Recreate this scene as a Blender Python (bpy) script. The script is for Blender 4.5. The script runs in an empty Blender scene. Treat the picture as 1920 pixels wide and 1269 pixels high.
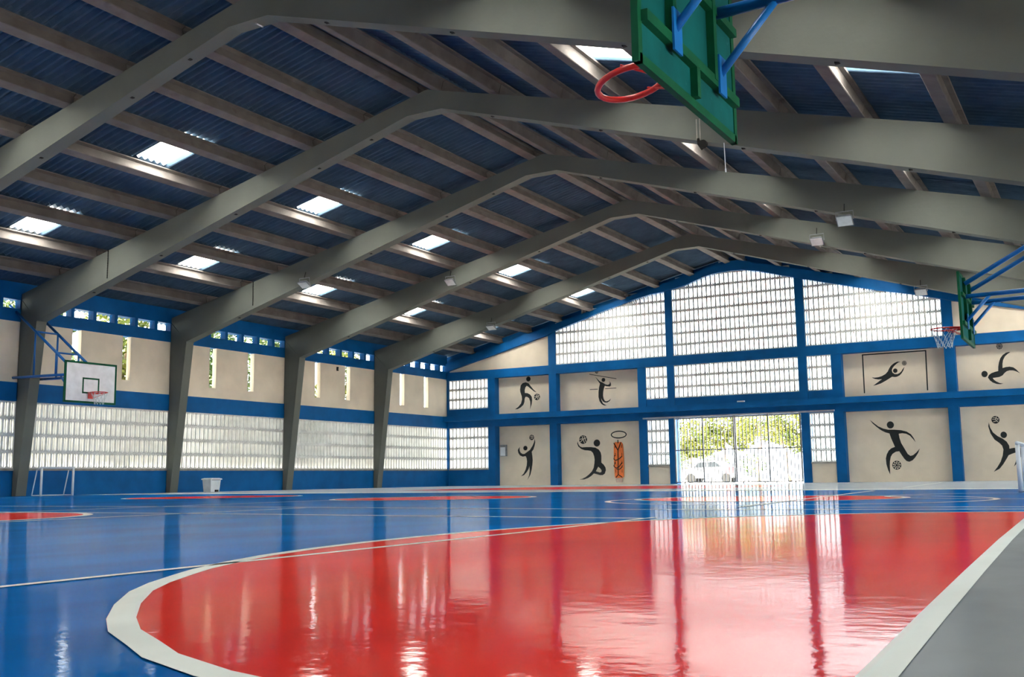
import bpy, math, random
from mathutils import Vector, Matrix
random.seed(7)
R = math.radians
scn = bpy.context.scene
col = scn.collection
# ------------------------------------------------------------------ camera
cam = bpy.data.cameras.new('camera')
cam.sensor_fit = 'HORIZONTAL'; cam.sensor_width = 36.0
cam.lens = 1947.9 / 1920 * 36.0
cam.clip_start = 0.05; cam.clip_end = 500
camo = bpy.data.objects.new('camera', cam); col.objects.link(camo)
yaw, pitch, roll = R(-29.962), R(7.698), R(-0.774)
fw = Vector((math.sin(yaw)*math.cos(pitch), math.cos(yaw)*math.cos(pitch), math.sin(pitch)))
rt = Vector((math.cos(yaw), -math.sin(yaw), 0)); up = rt.cross(fw)
rt2 = rt*math.cos(roll) + up*math.sin(roll); up2 = -rt*math.sin(roll) + up*math.cos(roll)
camo.matrix_world = Matrix(((rt2.x, up2.x, -fw.x, 29.344), (rt2.y, up2.y, -fw.y, -44.179), (rt2.z, up2.z, -fw.z, 0.322), (0, 0, 0, 1)))
scn.camera = camo
# ------------------------------------------------------------------ sky, sun, exposure
world = bpy.data.worlds.new('sky'); scn.world = world; world.use_nodes = True
wn = world.node_tree; bg = wn.nodes['Background']
bg.inputs[0].default_value = (0.86, 0.96, 1.0, 1); bg.inputs[1].default_value = 6.5
sd = bpy.data.lights.new('sun', 'SUN'); sd.energy = 120.0; sd.angle = R(2); sd.color = (1, .93, .8)
sun = bpy.data.objects.new('sun', sd); col.objects.link(sun)
sun.rotation_euler = (R(4), R(-15), 0)
scn.view_settings.view_transform = 'Standard'; scn.view_settings.look = 'None'
scn.view_settings.exposure = 0.7; scn.view_settings.gamma = 1.0
scn.view_settings.use_curve_mapping = False
# ------------------------------------------------------------------ materials
def mat(name, color, rough=.6, var=.06, vscale=3.0, bump=0, bscale=20, spec=.3, metal=0, color2=None, stain=None, stretch=None, trans=0, coat=0):
    m = bpy.data.materials.new(name); m.use_nodes = True
    nt = m.node_tree; b = nt.nodes['Principled BSDF']
    b.inputs['Roughness'].default_value = rough; b.inputs['Specular IOR Level'].default_value = spec
    b.inputs['Metallic'].default_value = metal
    if coat: b.inputs['Coat Weight'].default_value = coat; b.inputs['Coat Roughness'].default_value = .05
    geo = nt.nodes.new('ShaderNodeNewGeometry')
    src = geo.outputs['Position']
    if stretch:
        mp = nt.nodes.new('ShaderNodeMapping'); mp.inputs['Scale'].default_value = stretch
        nt.links.new(src, mp.inputs[0]); src = mp.outputs[0]
    nz = nt.nodes.new('ShaderNodeTexNoise'); nz.inputs['Scale'].default_value = vscale; nz.inputs['Detail'].default_value = 5
    nt.links.new(src, nz.inputs['Vector'])
    rp = nt.nodes.new('ShaderNodeValToRGB')
    c2 = color2 or tuple(max(0, c*(1-var*2.5)) for c in color)
    c1 = tuple(min(1, c*(1+var)) for c in color) if not color2 else color
    rp.color_ramp.elements[0].position = .34; rp.color_ramp.elements[1].position = .66
    rp.color_ramp.elements[0].color = (*c2, 1); rp.color_ramp.elements[1].color = (*c1, 1)
    nt.links.new(nz.outputs['Fac'], rp.inputs[0]); out = rp.outputs[0]
    if stain:
        n2 = nt.nodes.new('ShaderNodeTexNoise'); n2.inputs['Scale'].default_value = stain[2]; n2.inputs['Detail'].default_value = 8
        nt.links.new(src, n2.inputs['Vector'])
        r2 = nt.nodes.new('ShaderNodeValToRGB'); r2.color_ramp.elements[0].position = stain[1]; r2.color_ramp.elements[1].position = stain[1]+.12
        nt.links.new(n2.outputs['Fac'], r2.inputs[0])
        mx = nt.nodes.new('ShaderNodeMix'); mx.data_type = 'RGBA'; mx.inputs[7].default_value = (*stain[0], 1)
        nt.links.new(r2.outputs[0], mx.inputs[0]); nt.links.new(out, mx.inputs[6]); out = mx.outputs[2]
    nt.links.new(out, b.inputs['Base Color'])
    if bump:
        nb = nt.nodes.new('ShaderNodeTexNoise'); nb.inputs['Scale'].default_value = bscale; nb.inputs['Detail'].default_value = 4
        nt.links.new(src, nb.inputs['Vector'])
        bp = nt.nodes.new('ShaderNodeBump'); bp.inputs['Strength'].default_value = 1; bp.inputs['Distance'].default_value = bump
        nt.links.new(nb.outputs['Fac'], bp.inputs['Height']); nt.links.new(bp.outputs[0], b.inputs['Normal'])
    return m
def floor_mat(name, color, var=.1, rough=.06, lo=.03, hi=.30):
    # glossy painted screed: diffuse paint under a thin uneven varnish, worn streaks
    m = mat(name, color, rough=.9, var=var, vscale=.9, spec=0, stretch=(1.6, .8, 1))
    nt = m.node_tree; pb = nt.nodes['Principled BSDF']
    geo = nt.nodes.new('ShaderNodeNewGeometry'); nz = nt.nodes.new('ShaderNodeTexNoise'); nz.inputs['Scale'].default_value = 2.6; nz.inputs['Detail'].default_value = 5
    nt.links.new(geo.outputs['Position'], nz.inputs['Vector'])
    bp = nt.nodes.new('ShaderNodeBump'); bp.inputs['Distance'].default_value = .0018; nt.links.new(nz.outputs['Fac'], bp.inputs['Height'])
    n3 = nt.nodes.new('ShaderNodeTexNoise'); n3.inputs['Scale'].default_value = 17; n3.inputs['Detail'].default_value = 6; nt.links.new(geo.outputs['Position'], n3.inputs['Vector'])
    b3 = nt.nodes.new('ShaderNodeBump'); b3.inputs['Distance'].default_value = .0007; nt.links.new(n3.outputs['Fac'], b3.inputs['Height']); nt.links.new(bp.outputs[0], b3.inputs['Normal']); bp = b3
    gl = nt.nodes.new('ShaderNodeBsdfGlossy'); gl.inputs['Roughness'].default_value = rough; nt.links.new(bp.outputs[0], gl.inputs['Normal'])
    lw = nt.nodes.new('ShaderNodeLayerWeight'); lw.inputs['Blend'].default_value = .5
    pw = nt.nodes.new('ShaderNodeMath'); pw.operation = 'POWER'; pw.inputs[1].default_value = 2.4; nt.links.new(lw.outputs['Facing'], pw.inputs[0])
    mr = nt.nodes.new('ShaderNodeMapRange'); mr.inputs['To Min'].default_value = lo; mr.inputs['To Max'].default_value = hi; nt.links.new(pw.outputs[0], mr.inputs['Value'])
    mx = nt.nodes.new('ShaderNodeMixShader'); nt.links.new(mr.outputs[0], mx.inputs[0]); nt.links.new(pb.outputs[0], mx.inputs[1]); nt.links.new(gl.outputs[0], mx.inputs[2])
    nt.links.new(mx.outputs[0], nt.nodes['Material Output'].inputs[0])
    return m
M = {}
M['blue_floor'] = floor_mat('blue floor paint', (.0005, .098, .34), hi=.26)
M['red_floor'] = floor_mat('red floor paint', (.64, .025, .018), .06, hi=.40)
M['white_line'] = floor_mat('white line paint', (.62, .64, .60), .06, .25, .03, .1)
M['grey_floor'] = floor_mat('grey screed', (.20, .215, .22), .1, .2, .04, .14)
M['pale_floor'] = floor_mat('pale floor paint', (.42, .47, .52), .06, .08)
M['blue'] = mat('blue wall paint', (.001, .092, .29), .55, .08, 1.5, bump=.002, bscale=30, spec=.12)
M['cream'] = mat('cream wall paint', (.74, .645, .52), .8, .05, .8, bump=.002, bscale=25)
M['concrete'] = mat('painted frame concrete', (.13, .14, .125), .8, .05, .7, bump=.003, bscale=12, spec=.1)
M['purlin'] = mat('precast concrete', (.14, .125, .118), .9, .08, 2.5, bump=.004, bscale=18, stain=((.09, .075, .068), .62, 1.6))
M['sheet'] = mat('fibre cement sheet', (.07, .115, .17), .9, .06, 2.5, spec=.05)
M['block'] = mat('white vent block', (.74, .74, .72), .7, .05, 4)
M['sill'] = mat('raw sill concrete', (.30, .28, .25), .9, .1, 5)
M['black'] = mat('black wall paint', (.012, .016, .018), .6, .05, 5)
M['white'] = mat('white enamel', (.72, .76, .80), .4, .04, 5)
M['board_white'] = mat('white backboard paint', (.72, .72, .76), .5, .05, 4)
M['green'] = mat('green steel paint', (.002, .065, .03), .6, .1, 5, spec=.1)
M['teal'] = mat('worn teal panel', (.002, .075, .08), .8, .1, 3, spec=.08, stain=((.02, .12, .12), .68, 9))
M['blue_steel'] = mat('blue steel paint', (.004, .11, .38), .4, .06, 5, spec=.3)
M['red_steel'] = mat('red rim paint', (.55, .02, .015), .3, .1, 6, spec=.5)
M['net'] = mat('grey net cord', (.45, .52, .55), .8, .1, 30)
M['steel'] = mat('gate steel', (.22, .22, .24), .5, .1, 5, metal=.3)
M['rail'] = mat('galvanised rail', (.35, .38, .43), .45, .08, 5, metal=.4)
M['orange'] = mat('orange plastic', (.85, .20, .05), .45, .05, 6)
M['pale_plastic'] = mat('scuffed plastic end', (.62, .46, .40), .6, .1, 9)
M['strap'] = mat('black webbing', (.015, .013, .012), .8, .1, 30)
M['dark'] = mat('dark hole', (.01, .01, .01), .9, .05, 9)
M['grey_plastic'] = mat('grey plastic', (.22, .24, .26), .5, .08, 9)
M['lamp_glass'] = mat('lamp glass', (.55, .60, .62), .15, .04, 9, spec=.6)
M['bark'] = mat('bark', (.30, .20, .13), .9, .15, 6)
M['leaf'] = mat('leaf', (.085, .12, .02), .6, .3, 1.2, color2=(.03, .065, .015))
M['leaf_yellow'] = mat('yellow leaf', (.13, .13, .012), .6, .3, 1.2, color2=(.055, .085, .01))
M['ground'] = mat('bleached paving', (.30, .29, .27), .9, .08, .6)
M['car_white'] = mat('white car paint', (.75, .76, .78), .25, .02, 4, spec=.6)
M['car_glass'] = mat('dark car glass', (.03, .035, .04), .1, .02, 4, spec=.6)
M['tyre'] = mat('tyre rubber', (.02, .02, .02), .8, .05, 9)
M['dark_backdrop'] = mat('dark backdrop render', (.10, .11, .06), .9, .3, 1.2, color2=(.04, .05, .03))  # dark tone chosen to dim the outside behind the left vent blocks
M['brown'] = mat('brown brick', (.04, .028, .024), .9, .2, 6)
M['pink'] = mat('pink sign paint', (.75, .16, .16), .6, .05, 6)
def translucent(name, color):
    m = bpy.data.materials.new(name); m.use_nodes = True; nt = m.node_tree
    nt.nodes.remove(nt.nodes['Principled BSDF'])
    t = nt.nodes.new('ShaderNodeBsdfTranslucent'); d = nt.nodes.new('ShaderNodeBsdfDiffuse'); mx = nt.nodes.new('ShaderNodeMixShader')
    geo = nt.nodes.new('ShaderNodeNewGeometry'); nz = nt.nodes.new('ShaderNodeTexNoise'); nz.inputs['Scale'].default_value = 3
    nt.links.new(geo.outputs['Position'], nz.inputs['Vector'])
    rp = nt.nodes.new('ShaderNodeValToRGB'); rp.color_ramp.elements[0].color = (*[c*.9 for c in color], 1); rp.color_ramp.elements[1].color = (*color, 1)
    nt.links.new(nz.outputs['Fac'], rp.inputs[0]); nt.links.new(rp.outputs[0], t.inputs[0])
    d.inputs[0].default_value = (.7, .7, .68, 1); mx.inputs[0].default_value = .15
    nt.links.new(t.outputs[0], mx.inputs[1]); nt.links.new(d.outputs[0], mx.inputs[2])
    nt.links.new(mx.outputs[0], nt.nodes['Material Output'].inputs[0])
    return m
M['skylight'] = translucent('translucent skylight sheet', (.95, .97, .98))
# ------------------------------------------------------------------ mesh helpers
class MB:
    def __init__(s): s.v = []; s.f = []
    def add(s, vs, fs):
        o = len(s.v); s.v += [tuple(v) for v in vs]; s.f += [tuple(o+i for i in f) for f in fs]; return s
    def box(s, x0, x1, y0, y1, z0, z1):
        return s.add([(x0,y0,z0),(x1,y0,z0),(x1,y1,z0),(x0,y1,z0),(x0,y0,z1),(x1,y0,z1),(x1,y1,z1),(x0,y1,z1)],
                     [(0,3,2,1),(4,5,6,7),(0,1,5,4),(1,2,6,5),(2,3,7,6),(3,0,4,7)])
    def prism(s, poly, axis, a, b):
        n = len(poly)
        def P(p, t): return {'y': (p[0], t, p[1]), 'x': (t, p[0], p[1]), 'z': (p[0], p[1], t)}[axis]
        vs = [P(p, a) for p in poly] + [P(p, b) for p in poly]
        return s.add(vs, [tuple(range(n))[::-1], tuple(range(n, 2*n))] + [(i, (i+1) % n, n+(i+1) % n, n+i) for i in range(n)])
    def tube(s, pts, r, n=8, cap=True, closed=False, r2=None):
        pts = [Vector(p) for p in pts]; m = len(pts); rings = []
        for i, p in enumerate(pts):
            if closed: d = pts[(i+1) % m] - pts[i-1]
            else: d = pts[min(i+1, m-1)] - pts[max(i-1, 0)]
            d.normalize()
            u = d.cross(Vector((0, 0, 1)))
            if u.length < 1e-3: u = d.cross(Vector((0, 1, 0)))
            u.normalize(); w = u.cross(d)
            rr = r if r2 is None else r + (r2-r)*i/(m-1)
            rings.append([p + (u*math.cos(6.28318*k/n) + w*math.sin(6.28318*k/n))*rr for k in range(n)])
        vs = [v for g in rings for v in g]; fs = []
        for i in range(m if closed else m-1):
            j = (i+1) % m
            for k in range(n): fs.append((i*n+k, i*n+(k+1) % n, j*n+(k+1) % n, j*n+k))
        if cap and not closed: fs += [tuple(range(n))[::-1], tuple((m-1)*n+k for k in range(n))]
        return s.add(vs, fs)
    def mesh(s, name):
        me = bpy.data.meshes.new(name); me.from_pydata(s.v, [], s.f); me.update(); return me
    def build(s, name, m, parent=None, smooth=False, **kw):
        me = s.mesh(name); me.materials.append(M[m] if isinstance(m, str) else m)
        if smooth:
            for p in me.polygons: p.use_smooth = True
        return place(name, me, parent, **kw)
def tag(o, label=None, cat=None, group=None, kind=None):
    if label: o['label'] = label
    if cat: o['category'] = cat
    if group: o['group'] = group
    if kind: o['kind'] = kind
    return o
def place(name, data, parent=None, loc=None, rot=None, **kw):
    o = bpy.data.objects.new(name, data); col.objects.link(o)
    if parent:
        o.parent = parent
        if parent.type == 'EMPTY': o.matrix_parent_inverse = Matrix.Translation(-parent.location)
    if loc: o.location = loc
    if rot: o.rotation_euler = rot
    return tag(o, **kw)
def empty(name, loc=(0, 0, 0), rz=0, **kw):
    o = bpy.data.objects.new(name, None); col.objects.link(o); o.location = loc; o.rotation_euler = (0, 0, rz); o.empty_display_size = .3
    return tag(o, **kw)
def box(name, m, parent, *a, **kw): return MB().box(*a).build(name, m, parent, **kw)
def lab(o, label): o['label'] = label; return o
# ------------------------------------------------------------------ key dimensions (metres)
W = 30.68; BAY = 6.0; Y5 = -6.043; T = .348
FY = [Y5 - BAY*i for i in range(8)]                    # near faces of the portal frames, far to near
YN = -54.0                                             # near end of the hall
def top_l(x): return 6.27 + .228*x                     # top of the rafters, left slope
def top_r(x): return 13.82 - .261*x
XR = (13.82-6.27)/(.228+.261)                          # ridge
# ------------------------------------------------------------------ floor
floor = MB().box(-.3, W+.3, YN, .4, -.12, 0).build('floor', 'blue_floor', kind='structure', label='glossy blue painted sports hall floor with court markings', cat='floor')
LZ = [0.0]
def flat(name, m, poly, z, label=None):
    o = MB().add([(x, y, z) for x, y in poly], [tuple(range(len(poly)))]).build(name, m, floor)
    if o.data.polygons[0].normal.z < 0: o.data.flip_normals()
    if label: o['label'] = label
    return o
def strip(name, m, pts, w, z, closed=False, label=None):
    n = len(pts); L = []; Rr = []
    for i, p in enumerate(pts):
        a = Vector(pts[(i-1) % n] if closed else pts[max(i-1, 0)]); b = Vector(pts[(i+1) % n] if closed else pts[min(i+1, n-1)])
        d = (b-a).normalized(); q = Vector((-d.y, d.x)); L.append(Vector(p)+q*w/2); Rr.append(Vector(p)-q*w/2)
    vs = [(v.x, v.y, z) for v in L] + [(v.x, v.y, z) for v in Rr]
    fs = [(i, n+i, n+(i+1) % n, (i+1) % n) for i in range(n if closed else n-1)]
    o = MB().add(vs, fs).build(name, m, floor)
    if o.data.polygons[0].normal.z < 0: o.data.flip_normals()
    if label: o['label'] = label
    return o
flat('side_strip', 'grey_floor', [(28.79, -35.9), (28.73, -34.4), (28.73, -20.4), (W, -20.4), (W, YN), (29.1, YN), (29.02, -43), (28.985, -42.39), (28.955, -41.63), (28.91, -40.4), (28.85, -38.6)], .001, 'bare grey screed strip along the side of the court')
flat('end_zone', 'pale_floor', [(0, -20.6), (W, -20.6), (W, .38), (0, .38)], .001, 'pale painted floor in front of the gable wall')
flat('end_zone_patch', 'red_floor', [(9.3, -13.5), (10.2, -10.2), (12.5, -8.2), (16, -7.6), (18.6, -8.6), (20.2, -11), (20.6, -14), (20.2, -17.2), (9.6, -17.2)], .002, 'red painted patch on the pale floor before the gate')
strip('court_line', 'white_line', [(0, -21.2), (28.72, -21.2)], 1.2, .002)
arc = [(29.0,-43.02),(28.6,-43.0),(28.25,-42.95),(27.96,-42.88),(27.73,-42.79),(27.58,-42.70),(27.39,-42.59),(27.21,-42.45),(26.98,-42.24),(26.74,-41.99),(26.58,-41.78),(26.42,-41.53),(26.30,-41.33),(26.16,-41.04),(26.03,-40.70),(25.92,-40.25),(25.85,-39.75),(25.82,-39.2),(25.83,-38.7),(25.87,-38.3),(25.94,-37.85),(26.05,-37.38),(26.22,-36.90),(26.5,-36.35),(26.85,-35.85),(27.2,-35.46),(27.57,-35.13),(28.0,-34.87),(28.45,-34.70),(28.75,-34.62)]
flat('red_area', 'red_floor', arc + [(28.78,-35.9),(28.93,-41.6),(28.97,-42.9)], .002, 'large red painted semicircle in the foreground')
inner = []
strip('area_line', 'white_line', [(x+.03, y+(.02 if y < -40 else -.02 if y > -36.5 else 0)) for x, y in arc], .068, .003, label='white border line of the red semicircle')
strip('court_line', 'white_line', [(29.04, -43.4), (28.985, -42.39), (28.955, -41.63), (28.91, -40.4), (28.85, -38.6), (28.78, -36), (28.74, -34.6), (28.74, -20.6)], .062, .003)
strip('court_line', 'white_line', [(26.22, -46), (26.22, -41.3), (26.2, -38.7), (26.1, -36.3)], .05, .003)
strip('court_line', 'white_line', [(8, -33.6), (19, -33.85), (25.2, -34.4), (27.2, -34.2), (28.7, -34.0)], .09, .003)
strip('court_line', 'white_line', [(12, -35.9), (21.5, -36.2), (26.1, -36.5)], .09, .003)
strip('court_line', 'white_line', [(26.9, -33.6), (28.7, -33.3)], .09, .003)
strip('court_line', 'white_line', [(17.6, -36.2), (17.6, -21.8)], .08, .003)
strip('court_line', 'white_line', [(20.7, -40), (20.6, -34.2)], .08, .003)
strip('court_line', 'white_line', [(25.9, -33.5), (25.2, -23.0)], .08, .003)
strip('court_line', 'white_line', [(25.0, -18.6), (24.0, -5.2)], .08, .003)
strip('court_line', 'white_line', [(3.4, -50), (3.4, -21.8)], .08, .003)
def circle(cx, cy, r, n=48): return [(cx+r*math.cos(6.28318*k/n), cy+r*math.sin(6.28318*k/n)) for k in range(n)]
for i, (cx, cy, r) in enumerate([(18.4, -38.1, 1.9), (11.4, -26.8, 1.9), (18.7, -28.6, 1.75), (25.0, -29.4, 1.8)]):
    flat('painted_circle', 'red_floor', circle(cx, cy, r), .002, 'red painted circle on the blue court')
    strip('circle_line', 'white_line', circle(cx, cy, r+.05), .1, .003, True)
strip('circle_line', 'white_line', circle(25.6, -30.3, 2.45), .08, .003, True)
strip('circle_line', 'white_line', circle(28.5, -28.0, 2.1), .08, .003, True)
# ------------------------------------------------------------------ portal frames
KL, KR = (.802, 5.36), (29.88, 4.955)
for i, y in enumerate(FY):
    t = empty('portal_frame', (15.34, y+T/2, 0), kind='structure', cat='portal frame',
              label='grey concrete portal frame, %s counted from the gable wall' % ['first', 'second', 'third', 'fourth', 'fifth', 'sixth', 'seventh', 'eighth'][i])
    MB().prism([(-.12, 0), (.19, 0), KL, (-.12, 6.2)], 'y', y, y+T).build('column', 'concrete', t)
    MB().prism([(W+.12, 0), (W-.19, 0), KR, (W+.12, 5.85)], 'y', y, y+T).build('column', 'concrete', t)
    MB().prism([KL, (14.833, 9.238), (15.34, 9.238), (15.34, 9.76), (XR-.1, top_l(XR)-.01), (-.12, top_l(-.12))], 'y', y, y+T).build('rafter', 'concrete', t)
    MB().prism([KR, (15.851, 9.238), (15.34, 9.238), (15.34, 9.76), (XR-.1, top_l(XR)-.01), (XR, top_r(XR)), (W+.12, top_r(W+.12))], 'y', y, y+T).build('rafter', 'concrete', t)
    for x in (3.2, 6.05, 8.95, 11.9, 13.6):
        z = 5.36+(x-.802)*.2765
        MB().box(x-.035, x+.035, y+.13, y+.2, z-.012, z+.02).build('bolt', 'dark', t)
    for x in (17.2, 20.0, 23.2, 26.4):
        z = 9.238-(x-15.851)*.3055
        MB().box(x-.035, x+.035, y+.13, y+.2, z-.012, z+.02).build('bolt', 'dark', t)
# ------------------------------------------------------------------ roof: purlins, corrugated sheets, skylights
roof = empty('ceiling', (15.34, -27, 0), kind='structure', cat='ceiling', label='corrugated sheet roof on concrete purlins with skylights')
PH = .34
def profile(h=PH):   # I-section, local x across, z up from the rafter top
    a, w, t = .13, .026, .032
    return [(-a+.012, 0), (a-.012, 0), (a, .012), (a, t), (w, t+.02), (w, h-t-.02), (a*.9, h-t), (a*.9, h), (-a*.9, h), (-a*.9, h-t), (-w, h-t-.02), (-w, t+.02), (-a, t), (-a, .012)]
pl = [1.58+1.685*i for i in range(9)]; pr = [15.69+1.64*i for i in range(9)]
AL, AR = math.atan(.228), -math.atan(.261)
ends = [.38] + [y+T/2 for y in FY] + [YN]
pm = {}
def purlin_mesh(L):
    k = round(L, 3)
    if k not in pm:
        me = MB().prism(profile(), 'y', 0, k).mesh('purlin'); me.materials.append(M['purlin']); pm[k] = me
    return pm[k]
clip_b = MB()
for k in range(12): clip_b.box(-.118, -.098, .25+k*.5, .275+k*.5, PH-.055, PH+.03)
clip_me = clip_b.mesh('hook_bolts'); clip_me.materials.append(M['dark'])
for j in range(len(ends)-1):
    y1, y0 = ends[j], ends[j+1]
    for side, xs in ((0, pl), (1, pr)):
        for x in xs:
            a = AL if side == 0 else AR
            z = (top_l(x) if side == 0 else top_r(x)) + .002
            p = place('purlin', purlin_mesh(y1-y0-.02), roof, loc=(x, y0+.01, z), rot=(0, -a, 0))
            p.matrix_parent_inverse = Matrix.Translation(-roof.location)
            if side == 0 and y1-y0 > 5.9:
                c = bpy.data.objects.new('hook_bolts', clip_me); col.objects.link(c); c.parent = p
def sheet_mesh(L, w=1.0, nw=5, seg=8, amp=.046, th=.008, single=False):
    b = MB(); n = nw*seg+3; ys = [w*i/(nw*seg) for i in range(n)]
    prof = [(y, amp*math.cos(6.28318*y/(w/nw))+amp) for y in ys]
    vs = []
    for x in (0, L):
        vs += [(x, y, z) for y, z in prof] + [(x, y, z+th) for y, z in prof]
    fs = []
    for i in range(n-1):
        fs.append((i, i+1, 2*n+i+1, 2*n+i)); fs.append((n+i, 3*n+i, 3*n+i+1, n+i+1))
        fs.append((i, n+i, n+i+1, i+1)); fs.append((2*n+i, 2*n+i+1, 3*n+i+1, 3*n+i))
    fs += [(0, 2*n, 3*n, n), (n-1, 2*n-1, 4*n-1, 3*n-1)]
    if single: fs = [(i, i+1, 2*n+i+1, 2*n+i) for i in range(n-1)]
    b.add(vs, fs); return b
rows = []     # (side, x0, length, angle, z0)
edges_l = [-1.5] + pl[:-1] + [15.36]
for i in range(9):
    x0, x1 = edges_l[i]-.06, edges_l[i+1]+.08
    rows.append((0, i, x0, (x1-x0)/math.cos(AL), AL, top_l(x0)+PH/math.cos(AL)+.004))
edges_r = [15.42] + pr[1:] + [32.2]
for i in range(9):
    x0, x1 = edges_r[i]-.08, edges_r[i+1]+.06
    rows.append((1, i, x0, (x1-x0)/math.cos(AR), AR, top_r(x0)+PH/math.cos(AR)+.004))
sm = {}
rest = MB(); n_single = 0
for side, i, x0, L, a, z0 in rows:
    key = round(L, 2)
    b = sheet_mesh(L)
    if key not in sm:
        me = b.mesh('roof_sheet'); me.materials.append(M['sheet']); me2 = sheet_mesh(L, single=True).mesh('skylight_sheet'); me2.materials.append(M['skylight'])
        for q in (me, me2):
            for p in q.polygons: p.use_smooth = False
        sm[key] = (me, me2)
    for j in range(len(ends)-1):
        ya = -36.043-18+.2 if False else ends[j+1]-T/2+.2
        nk = 6 if j else 7
        for k in range(nk):
            y = ends[j+1]-T/2+.2+k
            if j == len(ends)-2 and False: continue
            lift = .012*(k % 2) + .015*(i % 2)
            sky = k == 3 and ((side == 0 and i in (2, 5)) or (side == 1 and i in (3, 6)))
            near_bay = j in (3, 4, 5) if side == 0 else j in (3, 4)
            if sky or (near_bay and n_single < 300):
                if not sky: n_single += 1
                o = place('skylight_sheet' if sky else 'roof_sheet', sm[key][1 if sky else 0], roof, loc=(x0, y, z0+lift), rot=(0, -a, 0))
                o.matrix_parent_inverse = Matrix.Translation(-roof.location)
                if sky: o['label'] = 'bright translucent skylight sheet'
            else:
                ca, sa = math.cos(a), math.sin(a)
                rest.add([(x0+vx*ca-vz*sa, y+vy, z0+lift+vx*sa+vz*ca) for vx, vy, vz in b.v], b.f)
rest.build('roof_sheets', 'sheet', roof, kind='stuff')
MB().prism([(15.0, 10.02), (15.44, 10.17), (15.9, 10.0), (15.9, 10.06), (15.44, 10.23), (15.0, 10.08)], 'y', YN, .6).build('ridge_cap', 'sheet', roof)
# ------------------------------------------------------------------ ventilation blocks
BW, BH, BD = .2, .5, .13
def block_mesh(w, h, d):
    """white vent block: frame with an eight-sided opening, a central fin forked at both ends; face in local XZ, depth along +Y"""
    b = MB(); W2, H2 = w/2, h/2
    fx, fz, c = w*.15, h*.045, w*.24
    out = [(-W2, -H2), (W2, -H2), (W2, H2), (-W2, H2)]
    ix, iz = W2-fx, H2-fz
    inn = [(-ix+c, -iz), (ix-c, -iz), (ix, -iz+c), (ix, iz-c), (ix-c, iz), (-ix+c, iz), (-ix, iz-c), (-ix, -iz+c)]
    vs = [(x, y, z) for y in (0, d) for x, z in out] ; vi = [(x, y, z) for y in (0, d) for x, z in inn]
    ff = [(0, 1, 9, 8), (1, 10, 9), (1, 2, 11, 10), (2, 12, 11), (2, 3, 13, 12), (3, 14, 13), (3, 0, 15, 14), (0, 8, 15)]
    # indices: 0-3 outer front, 4-7 outer back, then inner front 8-15, inner back 16-23
    vs = vs[:4] + vs[4:] + vi
    fs = [f for f in ff]
    fs += [tuple(reversed([(i+4 if i < 4 else i+8) for i in f])) for f in ff]
    fs += [(8+i, 8+(i+1) % 8, 16+(i+1) % 8, 16+i) for i in range(8)]
    fs += [(0, 4, 5, 1), (1, 5, 6, 2), (2, 6, 7, 3), (3, 7, 4, 0)]
    b.add(vs, fs)
    t = w*.05; yk = iz-c*1.5
    b.box(-t, t, d*.12, d*.9, -yk, yk)
    for s in (-1, 1):
        for q in (-1, 1):
            x1, z1 = q*(ix-c)*.95, s*iz
            b.add([(-t*1.1, d*.12, s*yk), (t*1.1, d*.12, s*yk), (x1+t, d*.12, z1), (x1-t, d*.12, z1), (-t*1.1, d*.9, s*yk), (t*1.1, d*.9, s*yk), (x1+t, d*.9, z1), (x1-t, d*.9, z1)],
                  [(0, 1, 2, 3), (7, 6, 5, 4), (1, 5, 6, 2), (0, 3, 7, 4)])
    return b
bm = {}
def get_block(w, h):
    k = (round(w, 3), round(h, 3))
    if k not in bm:
        me = block_mesh(w-.003, h-.004, BD).mesh('block'); me.materials.append(M['block']); bm[k] = me
    return bm[k]
wn_ = [0]
def screen_far(x0, x1, z0, z1, nc, nr, label, keep=None, y=0.0):
    wn_[0] += 1
    t = empty('window_%d' % wn_[0], ((x0+x1)/2, y, z0), kind='structure', cat='block screen', label=label)
    w, h = (x1-x0)/nc, (z1-z0)/nr
    for r in range(nr):
        for c in range(nc):
            x, z = x0+(c+.5)*w, z0+(r+.5)*h
            if keep and not keep(x, z-h/2): continue
            o = place('block', get_block(w, h), t, loc=(x, y, z))
    return t
def screen_left(y0, y1, z0, z1, nc, nr, label):
    wn_[0] += 1
    t = empty('window_%d' % wn_[0], (0, (y0+y1)/2, z0), kind='structure', cat='block screen', label=label)
    w, h = (y1-y0)/nc, (z1-z0)/nr
    for r in range(nr):
        for c in range(nc):
            place('block', get_block(w, h), t, loc=(-.01, y0+(c+.5)*w, z0+(r+.5)*h), rot=(0, 0, R(90)))
    return t
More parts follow.
